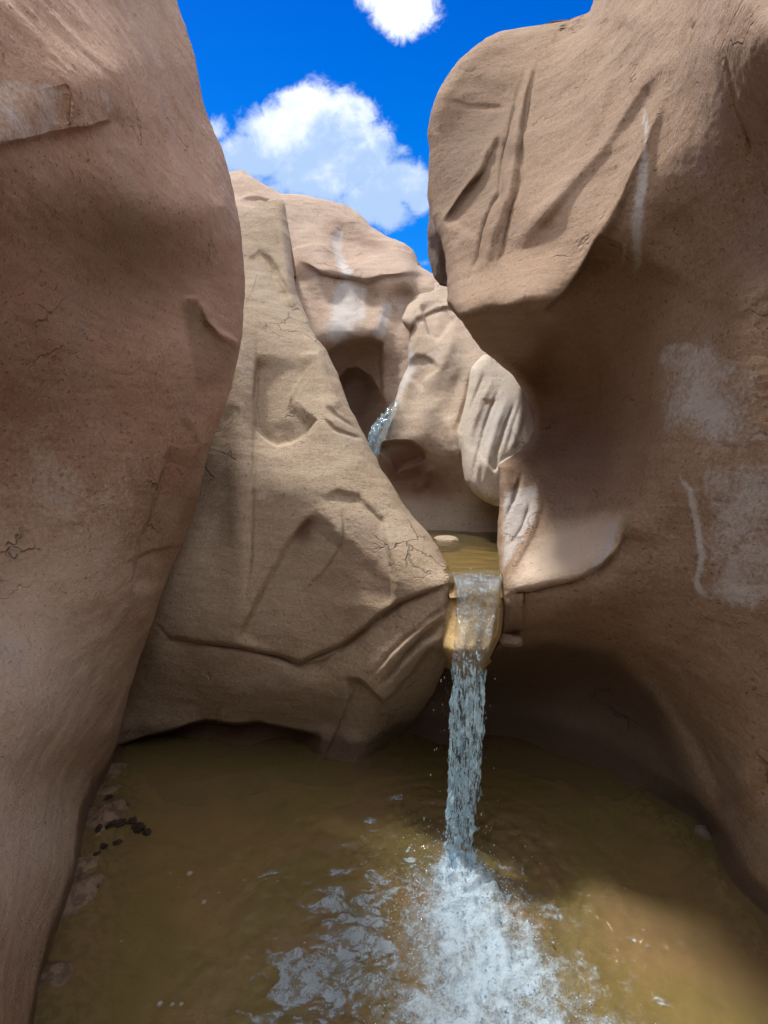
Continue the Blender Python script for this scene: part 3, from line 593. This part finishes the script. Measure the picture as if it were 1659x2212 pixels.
# pool bed: one sheet, fine under the pool and reaching far out under the rocks
def axis_pts(lo, hi, st, far):
    mid = np.arange(lo, hi, st); a = [mid[0]]; g = st
    while a[-1] > -far: g *= 1.6; a.append(a[-1] - g)
    b = [mid[-1]]; g = st
    while b[-1] < far: g *= 1.6; b.append(b[-1] + g)
    return np.concatenate([np.array(a[1:][::-1]), mid, np.array(b[1:])])
gx = axis_pts(-1.7, 1.7, 0.02, 120); gy = axis_pts(0.5, 3.0, 0.02, 120)
X, Y = np.meshgrid(gx, gy)
dl = bankdist(X, Y, LBANK); dr = bankdist(X, Y, RBANK)
nn = vnoise(X, Y, 6.0, 2.0, 4)
Z = -0.13 + 0.165 * np.exp(-(dl / 0.19) ** 2) * (0.85 + 0.4 * vnoise(X, Y, 5.0, 9.0)) + 0.105 * np.exp(-(dr / 0.09) ** 2) * (0.8 + 0.5 * nn) + 0.034 * nn
Z += 0.02 * np.exp(-((X - 0.75) ** 2 + (Y - 1.75) ** 2) / 0.12) - 0.06 * np.exp(-((X - IMP[0]) ** 2 + (Y - IMP[1] + .1) ** 2) / 0.10)
mud = np.clip(np.exp(-(dl / 0.20) ** 2) + np.exp(-(dr / 0.10) ** 2), 0, 1)
o = link_mesh('ground', np.stack([X, Y, Z], -1).reshape(-1, 3), grid_faces(len(gy), len(gx), True), M_SAND, attrs={'mud': mud})
tag(o, 'sandy bed of the plunge pool with muddy banks', 'ground', kind='structure')

gx = np.arange(-1.75, 1.8, 0.009); gy = np.arange(0.55, 3.1, 0.009)
X, Y = np.meshgrid(gx, gy)
R = np.hypot(X - IMP[0], (Y - IMP[1]))
fan = np.clip((IMP[1] + 0.05 - Y) / 0.7, 0, 1.3)
agit = np.exp(-(R / 0.42) ** 2) + 0.75 * np.exp(-(((X + 0.12) / 0.30) ** 2 + ((Y - 1.32) / 0.28) ** 2)) + 0.5 * np.exp(-(((X - 0.25) / 0.45) ** 2 + ((Y - 1.3) / 0.35) ** 2)) + 0.16 + 0.25 * np.exp(-(R / 0.8) ** 2)
agit = np.clip(agit, 0, 1)
n1 = vnoise(X, Y, 9.0, 1.0, 3); n2 = vnoise(X + 0.02 * n1, Y + 0.02 * n1, 30.0, 4.0, 3)
Zw = agit * (0.010 * n1 + 0.006 * n2) + 0.006 * agit * np.sin(R * 95 + 3 * n1) * np.exp(-R / 0.45) + 0.0024 * np.sin(R * 62 + 3 * n1) * np.exp(-R / 0.9)
Zw += 0.035 * np.exp(-(R / 0.10) ** 2) * (1 + 0.8 * n2)
o = link_mesh('water', np.stack([X, Y, Zw], -1).reshape(-1, 3), grid_faces(len(gy), len(gx), True), M_POOL, attrs={'agit': agit})
tag(o, 'murky olive water of the plunge pool', 'water', kind='structure')

def ico(name='d', sub=1):
    import bmesh
    bm = bmesh.new(); bmesh.ops.create_icosphere(bm, subdivisions=sub, radius=1.0)
    v = np.array([x.co[:] for x in bm.verts]); f = [[y.index for y in x.verts] for x in bm.faces]; bm.free(); return v, f
# foam: churned white sheet spreading from the fall, plus sky reflections and glints painted as film
def foam_material():
    m, t = base_mat('foam'); P = t.n('ShaderNodeNewGeometry').outputs['Position']
    f1 = t.noise(P, 26.0, 7, 0.68, 0.6); f2 = t.noise(P, 150.0, 4, 0.7); f3 = t.noise(P, 9.0, 4, 0.6, 0.8)
    d = t.attr('dens'); sw = t.attr('sheen_paint')
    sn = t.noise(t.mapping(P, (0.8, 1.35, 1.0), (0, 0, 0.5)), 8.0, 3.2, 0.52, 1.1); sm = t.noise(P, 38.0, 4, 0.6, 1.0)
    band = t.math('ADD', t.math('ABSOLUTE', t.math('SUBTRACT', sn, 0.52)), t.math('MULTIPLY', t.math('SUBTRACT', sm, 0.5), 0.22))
    k = t.math('ADD', d, t.math('ADD', t.math('MULTIPLY', t.math('SUBTRACT', f1, 0.5), 1.5), t.math('MULTIPLY', t.math('SUBTRACT', f2, 0.5), 0.9)))
    k = t.math('ADD', k, t.math('MULTIPLY', t.math('SUBTRACT', f3, 0.5), 1.5))
    a1 = t.math('MULTIPLY', t.step(k, 0.30, 1.30), 0.80)
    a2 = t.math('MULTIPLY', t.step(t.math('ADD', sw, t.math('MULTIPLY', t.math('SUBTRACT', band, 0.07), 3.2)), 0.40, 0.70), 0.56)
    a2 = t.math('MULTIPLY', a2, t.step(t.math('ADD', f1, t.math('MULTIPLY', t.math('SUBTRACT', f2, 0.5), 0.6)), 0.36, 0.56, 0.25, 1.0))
    a3 = t.math('MULTIPLY', t.step(t.math('ADD', f2, t.math('ADD', t.math('MULTIPLY', t.math('SUBTRACT', t.attr('glint_paint'), 1.0), 0.34), t.math('MULTIPLY', t.math('SUBTRACT', f1, 0.5), 0.35))), 0.56, 0.62), 0.75)
    al = t.math('MAXIMUM', t.math('MAXIMUM', a1, a2), a3)
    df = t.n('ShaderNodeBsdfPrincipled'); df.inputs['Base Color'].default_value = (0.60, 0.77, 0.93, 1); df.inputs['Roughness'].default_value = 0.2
    bp = t.n('ShaderNodeBump'); bp.inputs['Strength'].default_value = 0.8; bp.inputs['Distance'].default_value = 0.012
    t.l(t.math('ADD', f1, t.math('MULTIPLY', f2, 0.5)), bp.inputs['Height']); t.l(bp.outputs[0], df.inputs['Normal'])
    tr = t.n('ShaderNodeBsdfTransparent'); x = t.n('ShaderNodeMixShader'); t.l(al, x.inputs[0]); t.l(tr.outputs[0], x.inputs[1]); t.l(df.outputs[0], x.inputs[2])
    o = t.n('ShaderNodeOutputMaterial'); t.l(x.outputs[0], o.inputs[0]); return m
M_FOAM = foam_material()
dY = IMP[1] + 0.04 - Y
cx = IMP[0] + 0.03 * np.clip(dY, 0, 1); wl = 0.085 + 0.46 * np.clip(dY, 0, 1); wr = 0.085 + 0.58 * np.clip(dY, 0, 1)
q = np.where(X < cx, (cx - X) / wl, (X - cx) / wr)
dens = np.exp(-q ** 2.2 * 1.1) * sstep(dY, -0.05, 0.06) * 1.12 + 0.35 * np.exp(-(R / 0.24) ** 2)
dens -= 0.15 * np.clip(dY - 0.15, 0, 1)
sheen_paint = 0.56 * np.exp(-(((X + 0.16) / 0.21) ** 2 + ((Y - 1.36) / 0.23) ** 2)) + 0.34 * np.exp(-(((X + 0.03) / 0.22) ** 2 + ((Y - 1.6) / 0.26) ** 2)) + 0.20 * np.exp(-(R / 0.5) ** 2)  # bright sky reflection painted on the ripples as pale patches
glint_paint = 1.0 * np.exp(-(((X - IMP[0] + 0.08) / 0.50) ** 2 + ((Y - IMP[1] + 0.12) / 0.40) ** 2))  # painted glints on the water around the fall
keep = (np.maximum(np.maximum(dens, sheen_paint), glint_paint * 0.5) > 0.07)
ii = np.full(X.shape, -1); 
fc = grid_faces(len(gy), len(gx), True); kf = keep.ravel()[fc].any(1); fc = fc[kf]; used = np.unique(fc); remap = np.full(X.size, -1); remap[used] = np.arange(len(used))
pts = np.stack([X, Y, Zw + 0.004 + 0.012 * np.clip(dens, 0, 1) * np.clip(0.6 + n2, 0, 2)], -1).reshape(-1, 3)[used]
fv, ff = ico(sub=1); up_ = fv[:, 2] > -0.3
cand = np.flatnonzero((dens.ravel() > 0.35)); pr = dens.ravel()[cand] ** 2; pr /= pr.sum()
pick = np.random.choice(cand, 2600, p=pr); base = len(pts); bv, bf = [], []
for k, c in enumerate(pick):
    r_ = random.uniform(0.0012, 0.0034) * (1.5 if random.random() < 0.08 else 1)
    bv.append(fv * np.array([r_, r_, r_ * 0.7]) + np.array([X.ravel()[c] + random.uniform(-.004, .004), Y.ravel()[c] + random.uniform(-.004, .004), Zw.ravel()[c] + 0.005 + 0.012 * min(1, dens.ravel()[c]) * 0.6]))
    bf.extend([[q + base + k * len(fv) for q in f] for f in ff])
bv = np.concatenate(bv); allf = remap[fc].tolist() + bf
o = link_mesh('foam', np.concatenate([pts, bv]), allf, M_FOAM, attrs={'dens': np.concatenate([dens.ravel()[used], np.full(len(bv), 1.1)]), 'sheen_paint': np.concatenate([sheen_paint.ravel()[used], np.zeros(len(bv))]), 'glint_paint': np.concatenate([glint_paint.ravel()[used], np.zeros(len(bv))])})
tag(o, 'white churned foam spreading on the pool from the foot of the waterfall, plus painted sky reflections', 'foam', kind='stuff')

# upper pool
gx = np.arange(-0.35, 0.85, 0.015); gy = np.arange(2.10, 4.0, 0.015); X, Y = np.meshgrid(gx, gy)
lipd = np.clip((2.22 - Y) / 0.12, 0, 1)
Zu = 1.0 + 0.003 * vnoise(X, Y, 12, 3) - 0.03 * lipd ** 2
SHORE = np.array([(2.10,0.262),(2.2,0.25),(2.4,0.19),(2.6,0.14),(2.8,0.06),(3.1,-0.02),(4.0,-0.2)])      # boulder side of the upper pool
ufc = grid_faces(len(gy), len(gx), True); ok = (X > np.interp(Y, SHORE[:, 0], SHORE[:, 1])).ravel(); ufc = ufc[ok[ufc].all(1)]
o = link_mesh('water', np.stack([X, Y, Zu], -1).reshape(-1, 3), ufc, M_UPPER, attrs={'agit': np.clip(0.25 + lipd, 0, 1)})
tag(o, 'shallow tan water of the small upper pool above the lip', 'water', kind='structure')
Zb = 0.94 + 0.02 * vnoise(X, Y, 5, 7) - 0.03 * lipd
o = link_mesh('ground', np.stack([X, Y, Zb], -1).reshape(-1, 3), ufc, M_SAND, attrs={'mud': 0 * X})
tag(o, 'sandy bed of the upper pool', 'ground', kind='structure')

# falling water
def fall_material(name, sc, dens):
    m, t = base_mat(name); P = t.n('ShaderNodeNewGeometry').outputs['Position']
    V = t.mapping(P, sc)
    n1 = t.noise(V, 1.0, 4, 0.6, 0.6); n2 = t.noise(V, 2.6, 4, 0.65, 0.8); n3 = t.noise(t.mapping(P, (26, 26, 5)), 1.0, 2, 0.5, 0.3)
    bp = t.n('ShaderNodeBump'); bp.inputs['Strength'].default_value = 1.0; bp.inputs['Distance'].default_value = 0.010
    t.l(t.math('ADD', n1, t.math('MULTIPLY', n2, 0.5)), bp.inputs['Height'])
    gl = t.n('ShaderNodeBsdfGlossy'); gl.inputs['Roughness'].default_value = 0.06; gl.inputs[0].default_value = (0.80, 0.92, 1, 1); t.l(bp.outputs[0], gl.inputs['Normal'])
    tr = t.n('ShaderNodeBsdfTransparent'); tr.inputs[0].default_value = (0.93, 0.95, 0.97, 1)
    df = t.n('ShaderNodeBsdfDiffuse'); df.inputs[0].default_value = (0.62, 0.85, 1.0, 1)
    tl = t.n('ShaderNodeBsdfTranslucent'); tl.inputs[0].default_value = (0.62, 0.85, 1.0, 1)
    dt = t.n('ShaderNodeMixShader'); dt.inputs[0].default_value = 0.45; t.l(df.outputs[0], dt.inputs[1]); t.l(tl.outputs[0], dt.inputs[2])
    wh = t.attr('white')
    k = t.math('ADD', t.math('MULTIPLY', n2, 0.6), t.math('MULTIPLY', n1, 0.5)); k = t.math('ADD', k, t.math('MULTIPLY', t.math('SUBTRACT', n3, 0.5), 0.35))
    k = t.math('ADD', k, t.math('MULTIPLY', t.math('SUBTRACT', wh, 1.0), 0.16))
    fleck = t.math('MULTIPLY', t.step(k, 0.60 - dens, 0.67 - dens), 0.95)
    fr = t.n('ShaderNodeFresnel'); fr.inputs[0].default_value = 1.33; t.l(bp.outputs[0], fr.inputs['Normal'])
    a = t.n('ShaderNodeMixShader'); t.l(t.math('ADD', fr.outputs[0], t.math('MULTIPLY', t.math('MULTIPLY', t.step(n1, 0.46, 0.6), 0.30), t.math('SUBTRACT', wh, 0.35)), clamp=True), a.inputs[0]); t.l(tr.outputs[0], a.inputs[1]); t.l(gl.outputs[0], a.inputs[2])
    b = t.n('ShaderNodeMixShader'); t.l(fleck, b.inputs[0]); t.l(a.outputs[0], b.inputs[1]); t.l(dt.outputs[0], b.inputs[2])
    gap = t.math('MULTIPLY', t.step(k, 0.50, 0.58, 1.0, 0.0), t.attr('gap'))       # torn to drops towards the foot
    c = t.n('ShaderNodeMixShader'); t.l(gap, c.inputs[0]); t.l(b.outputs[0], c.inputs[1]); tr2 = t.n('ShaderNodeBsdfTransparent'); t.l(tr2.outputs[0], c.inputs[2])
    o = t.n('ShaderNodeOutputMaterial'); t.l(c.outputs[0], o.inputs[0]); return m
M_FALL = fall_material('falling_water', (74, 74, 9), 0.075)
M_DROP = fall_material('water_drop', (160, 160, 80), 0.08)

path = np.array([(1226,974,1088,0,.003),(1240,977,1086,2.165,.006),(1252,982,1084,2.11,.008),(1265,985,1082,2.08,.009),(1280,986,1080,2.06,.010),(1310,986,1077,2.035,.011),(1350,984,1070,1.985,.012),(1400,980,1060,1.93,.014),(1432,977,1052,1.905,.018),
                 (1500,976,1048,1.89,.024),(1600,972,1042,1.865,.026),(1700,970,1032,1.84,.024),(1800,968,1020,1.81,.024),(1850,960,1020,1.79,.028),(1895,940,1034,1.775,.04)], float)
path[0, 3] = float(ground(1030, 1226, 1.0)[1])
vv = np.arange(1226, 1895, 2.2); nth = 72
th = np.linspace(0, 2 * np.pi, nth, endpoint=False)
uL, uR, YY, TH = [np.interp(vv, path[:, 0], path[:, k]) for k in (1, 2, 3, 4)]
um = (uL + uR) / 2; hw = (uR - uL) / 2
cc = np.sign(np.cos(th)) * np.abs(np.cos(th)) ** 0.8
U = um[:, None] + hw[:, None] * cc[None]; V2 = np.repeat(vv[:, None], nth, 1)
Pq = W(U, V2, np.repeat(YY[:, None], nth, 1)); Pq[..., 1] += -TH[:, None] * np.sin(th)[None]
fl = sstep(vv, 1390, 1500)[:, None]; foot = sstep(vv, 1560, 1880)[:, None]
nx = np.array([mnoise.noise(Vector((p[0]*75, p[1]*75, p[2]*12))) + 0.6*mnoise.noise(Vector((p[0]*170, p[1]*170, p[2]*28 + 5))) for p in Pq.reshape(-1, 3)]).reshape(U.shape)
Pq[..., 0] += np.cos(th)[None] * nx * (0.003 + 0.011 * fl + 0.016 * foot); Pq[..., 1] += -np.sin(th)[None] * nx * (0.004 + 0.010 * fl + 0.012 * foot)
fcs = []
nr = len(vv)
idx = np.arange(nr * nth).reshape(nr, nth); r = np.roll(idx, -1, 1)
fcs = np.stack([idx[:-1], idx[1:], r[1:], r[:-1]], -1).reshape(-1, 4)
o = link_mesh('waterfall', Pq.reshape(-1, 3), fcs, M_FALL, attrs={'white': np.repeat(0.40 + 0.60 * fl, nth, 1), 'gap': np.repeat(0.4 + 0.25 * fl + 0.35 * foot, nth, 1)})
tag(o, 'narrow glittering waterfall pouring over the golden chute into the pool', 'waterfall')

iv, ifc = ico()
dv, dfc = [], []
def drop(p, r, sz):
    k = len(dv) * len(iv); dv.append(iv * np.array([r, r, r * sz]) + p); dfc.extend([[a + k for a in f] for f in ifc])
for i in range(300):
    v = random.uniform(1450, 1885); t0 = (v - 1450) / 435
    ul = np.interp(v, path[:, 0], path[:, 1]); ur = np.interp(v, path[:, 0], path[:, 2])
    side = random.gauss(0, 0.34 + 0.2 * t0); u = (ul + ur) / 2 + side * (ur - ul)
    p = W(u, v, np.interp(v, path[:, 0], path[:, 3]) + random.gauss(-0.015, 0.02))
    drop(p, random.uniform(0.0007, 0.0016 + 0.0010 * t0), random.uniform(1.6, 4.5))
for i in range(420):
    a = random.uniform(0, 2 * math.pi); rr = abs(random.gauss(0, 0.13)); z = abs(random.gauss(0, 0.07)) * math.exp(-rr * 3)
    drop(np.array([IMP[0] + rr * math.cos(a), IMP[1] + rr * math.sin(a) * 0.9, z + 0.01]), random.uniform(0.0008, 0.0026), random.uniform(0.8, 1.6))
dvv = np.concatenate(dv)
o = link_mesh('spray', dvv, dfc, M_DROP, attrs={'white': np.ones(len(dvv)), 'gap': np.zeros(len(dvv))})
tag(o, 'loose drops of spray around the waterfall and its foot', 'spray', kind='stuff')

# thin stream sliding down between the back wall and the tan lump
sp = np.array([(862,858,862,3.72),(872,846,864,3.69),(890,830,853,3.64),(915,806,842,3.60),(940,796,832,3.57),(962,794,822,3.55),(985,803,818,3.54)], float)
vs = np.arange(862, 985, 2.0); L, Rr, Ys = [np.interp(vs, sp[:, 0], sp[:, k]) for k in (1, 2, 3)]
ns = 14; s = np.linspace(0, 1, ns); U = L[:, None] + (Rr - L)[:, None] * s; Vv = np.repeat(vs[:, None], ns, 1)
Ysh = Ys[:, None] - 0.05 * np.sin(np.pi * s)[None] + 0.0 * U
Pst = W(U, Vv, Ysh); Pst[..., 2] += vnoise(U, Vv, 0.12, 2.0, 3) * 0.02
back = Pst.copy(); back[..., 1] += 0.10
ring = np.concatenate([Pst, back[:, ::-1]], 1); nn_ = ring.shape[1]
idx = np.arange(len(vs) * nn_).reshape(len(vs), nn_); r = np.roll(idx, -1, 1)
wet = sstep(vs, 875, 905)[:, None]
o = link_mesh('stream', ring.reshape(-1, 3), np.stack([idx[:-1], idx[1:], r[1:], r[:-1]], -1).reshape(-1, 4), M_FALL, attrs={'white': np.repeat(0.35 + 0.5 * wet, nn_, 1), 'gap': np.repeat(0.7 - 0.6 * wet, nn_, 1)})
tag(o, 'thin bright stream sliding down the rock high above the upper pool', 'stream')

# ------------------------------------------------------------------ small things
def stone(name, label, cat, pos, size, mat, seed, rot=0.0, sub=3, jag=0.05, group=None):
    v, f = ico(sub=sub); rs = random.Random(seed); pl = []
    for k in range(9):
        n = np.array([rs.gauss(0, 1) for _ in range(3)]); n /= np.linalg.norm(n); pl.append((n, rs.uniform(0.62, 0.9)))
    for n, d in pl:
        e = v @ n - d; v = v - np.where(e > 0, e, 0)[:, None] * n
    v = v * (1 + jag * np.array([mnoise.noise(Vector(p * 2.5) + Vector((seed, 0, 0))) for p in v]))[:, None]
    v = v * np.array(size); c, s_ = math.cos(rot), math.sin(rot); v = np.stack([v[:, 0] * c - v[:, 1] * s_, v[:, 0] * s_ + v[:, 1] * c, v[:, 2]], -1)
    o = link_mesh(name, v, f, mat, smooth=False); o.location = pos
    return tag(o, label, cat, group)
p = ground(966, 1172, 0.985); stone('stone', 'tan slab of rock lying half under the upper pool water', 'stone', p, (0.095, 0.085, 0.05), M_MID, 5, 0.3)
p = W(1103, 1382, 2.15); stone('stone', 'brown knob of rock wedged right of the golden chute', 'stone', p, (0.05, 0.06, 0.035), M_RIGHT, 8, 0.4)
p = ground(1520, 1800); stone('stone', 'dark stone at the water edge under the right hollow', 'stone', p + np.array([0, 0, 0.0]), (0.05, 0.035, 0.03), M_DARKROCK, 12, 0.9)

# crumbs of dark mud on the left bank
rs = random.Random(4)
mud_spots = [(232,1728,.020),(250,1742,.014),(222,1745,.016),(262,1780,.022),(285,1776,.02),(300,1790,.024),(240,1783,.018),(318,1800,.016),(215,1790,.016),(255,1822,.013),(225,1830,.013),(205,1850,.014),(275,1740,.010),(190,1905,.012),(205,1920,.010)]
for i, (u, v, r_) in enumerate(mud_spots):
    stone('mud_clump', 'small dark clump of mud on the wet left bank', 'mud clump', ground(u, v) + np.array([0, 0, 0.006]), (r_ * rs.uniform(0.9, 1.6), r_ * rs.uniform(0.7, 1.1), r_ * 0.5), M_MUD, 30 + i, rs.uniform(0, 3), sub=3, jag=0.55, group='mud clumps on the left bank')

# bubbles floating on the pool
def bubble_material():
    m, t = base_mat('bubble_film')
    lw = t.n('ShaderNodeLayerWeight'); lw.inputs[0].default_value = 0.45
    gl = t.n('ShaderNodeBsdfGlossy'); gl.inputs['Roughness'].default_value = 0.05
    df = t.n('ShaderNodeBsdfDiffuse'); df.inputs[0].default_value = (0.8, 0.82, 0.84, 1)
    a = t.n('ShaderNodeMixShader'); a.inputs[0].default_value = 0.4; t.l(df.outputs[0], a.inputs[1]); t.l(gl.outputs[0], a.inputs[2])
    tr = t.n('ShaderNodeBsdfTransparent'); x = t.n('ShaderNodeMixShader'); t.l(t.math('ADD', t.math('MULTIPLY', lw.outputs['Facing'], 0.7), 0.18), x.inputs[0]); t.l(tr.outputs[0], x.inputs[1]); t.l(a.outputs[0], x.inputs[2])
    o = t.n('ShaderNodeOutputMaterial'); t.l(x.outputs[0], o.inputs[0]); return m
M_BUB = bubble_material()
hv, hf = ico(sub=2); hv = hv * np.array([1, 1, 0.55])
bub = None
for u, v, r_ in [(410,1888,.0105),(440,1950,.009),(478,1880,.004),(650,1828,.004),(505,1868,.003),(528,1903,.004),(368,1888,.004),(472,1930,.004),(386,1918,.003),(640,1772,.003),(478,1818,.003),(262,2035,.004),(345,2170,.008),(372,2172,.006),(392,2170,.006),(575,1900,.004),(600,1905,.004),(1168,1868,.005),(1260,1960,.003),(1350,1920,.003),(1390,2010,.003)]:
    if bub is None:
        bub = link_mesh('bubble', hv * 1.0, hf, M_BUB); o = bub
    else:
        o = bub.copy(); C.objects.link(o)
    o.location = ground(u, v) + np.array([0, 0, 0.002]); o.scale = (r_, r_, r_)
    tag(o, 'small clear bubble floating on the murky pool', 'bubble', 'bubbles floating on the pool')
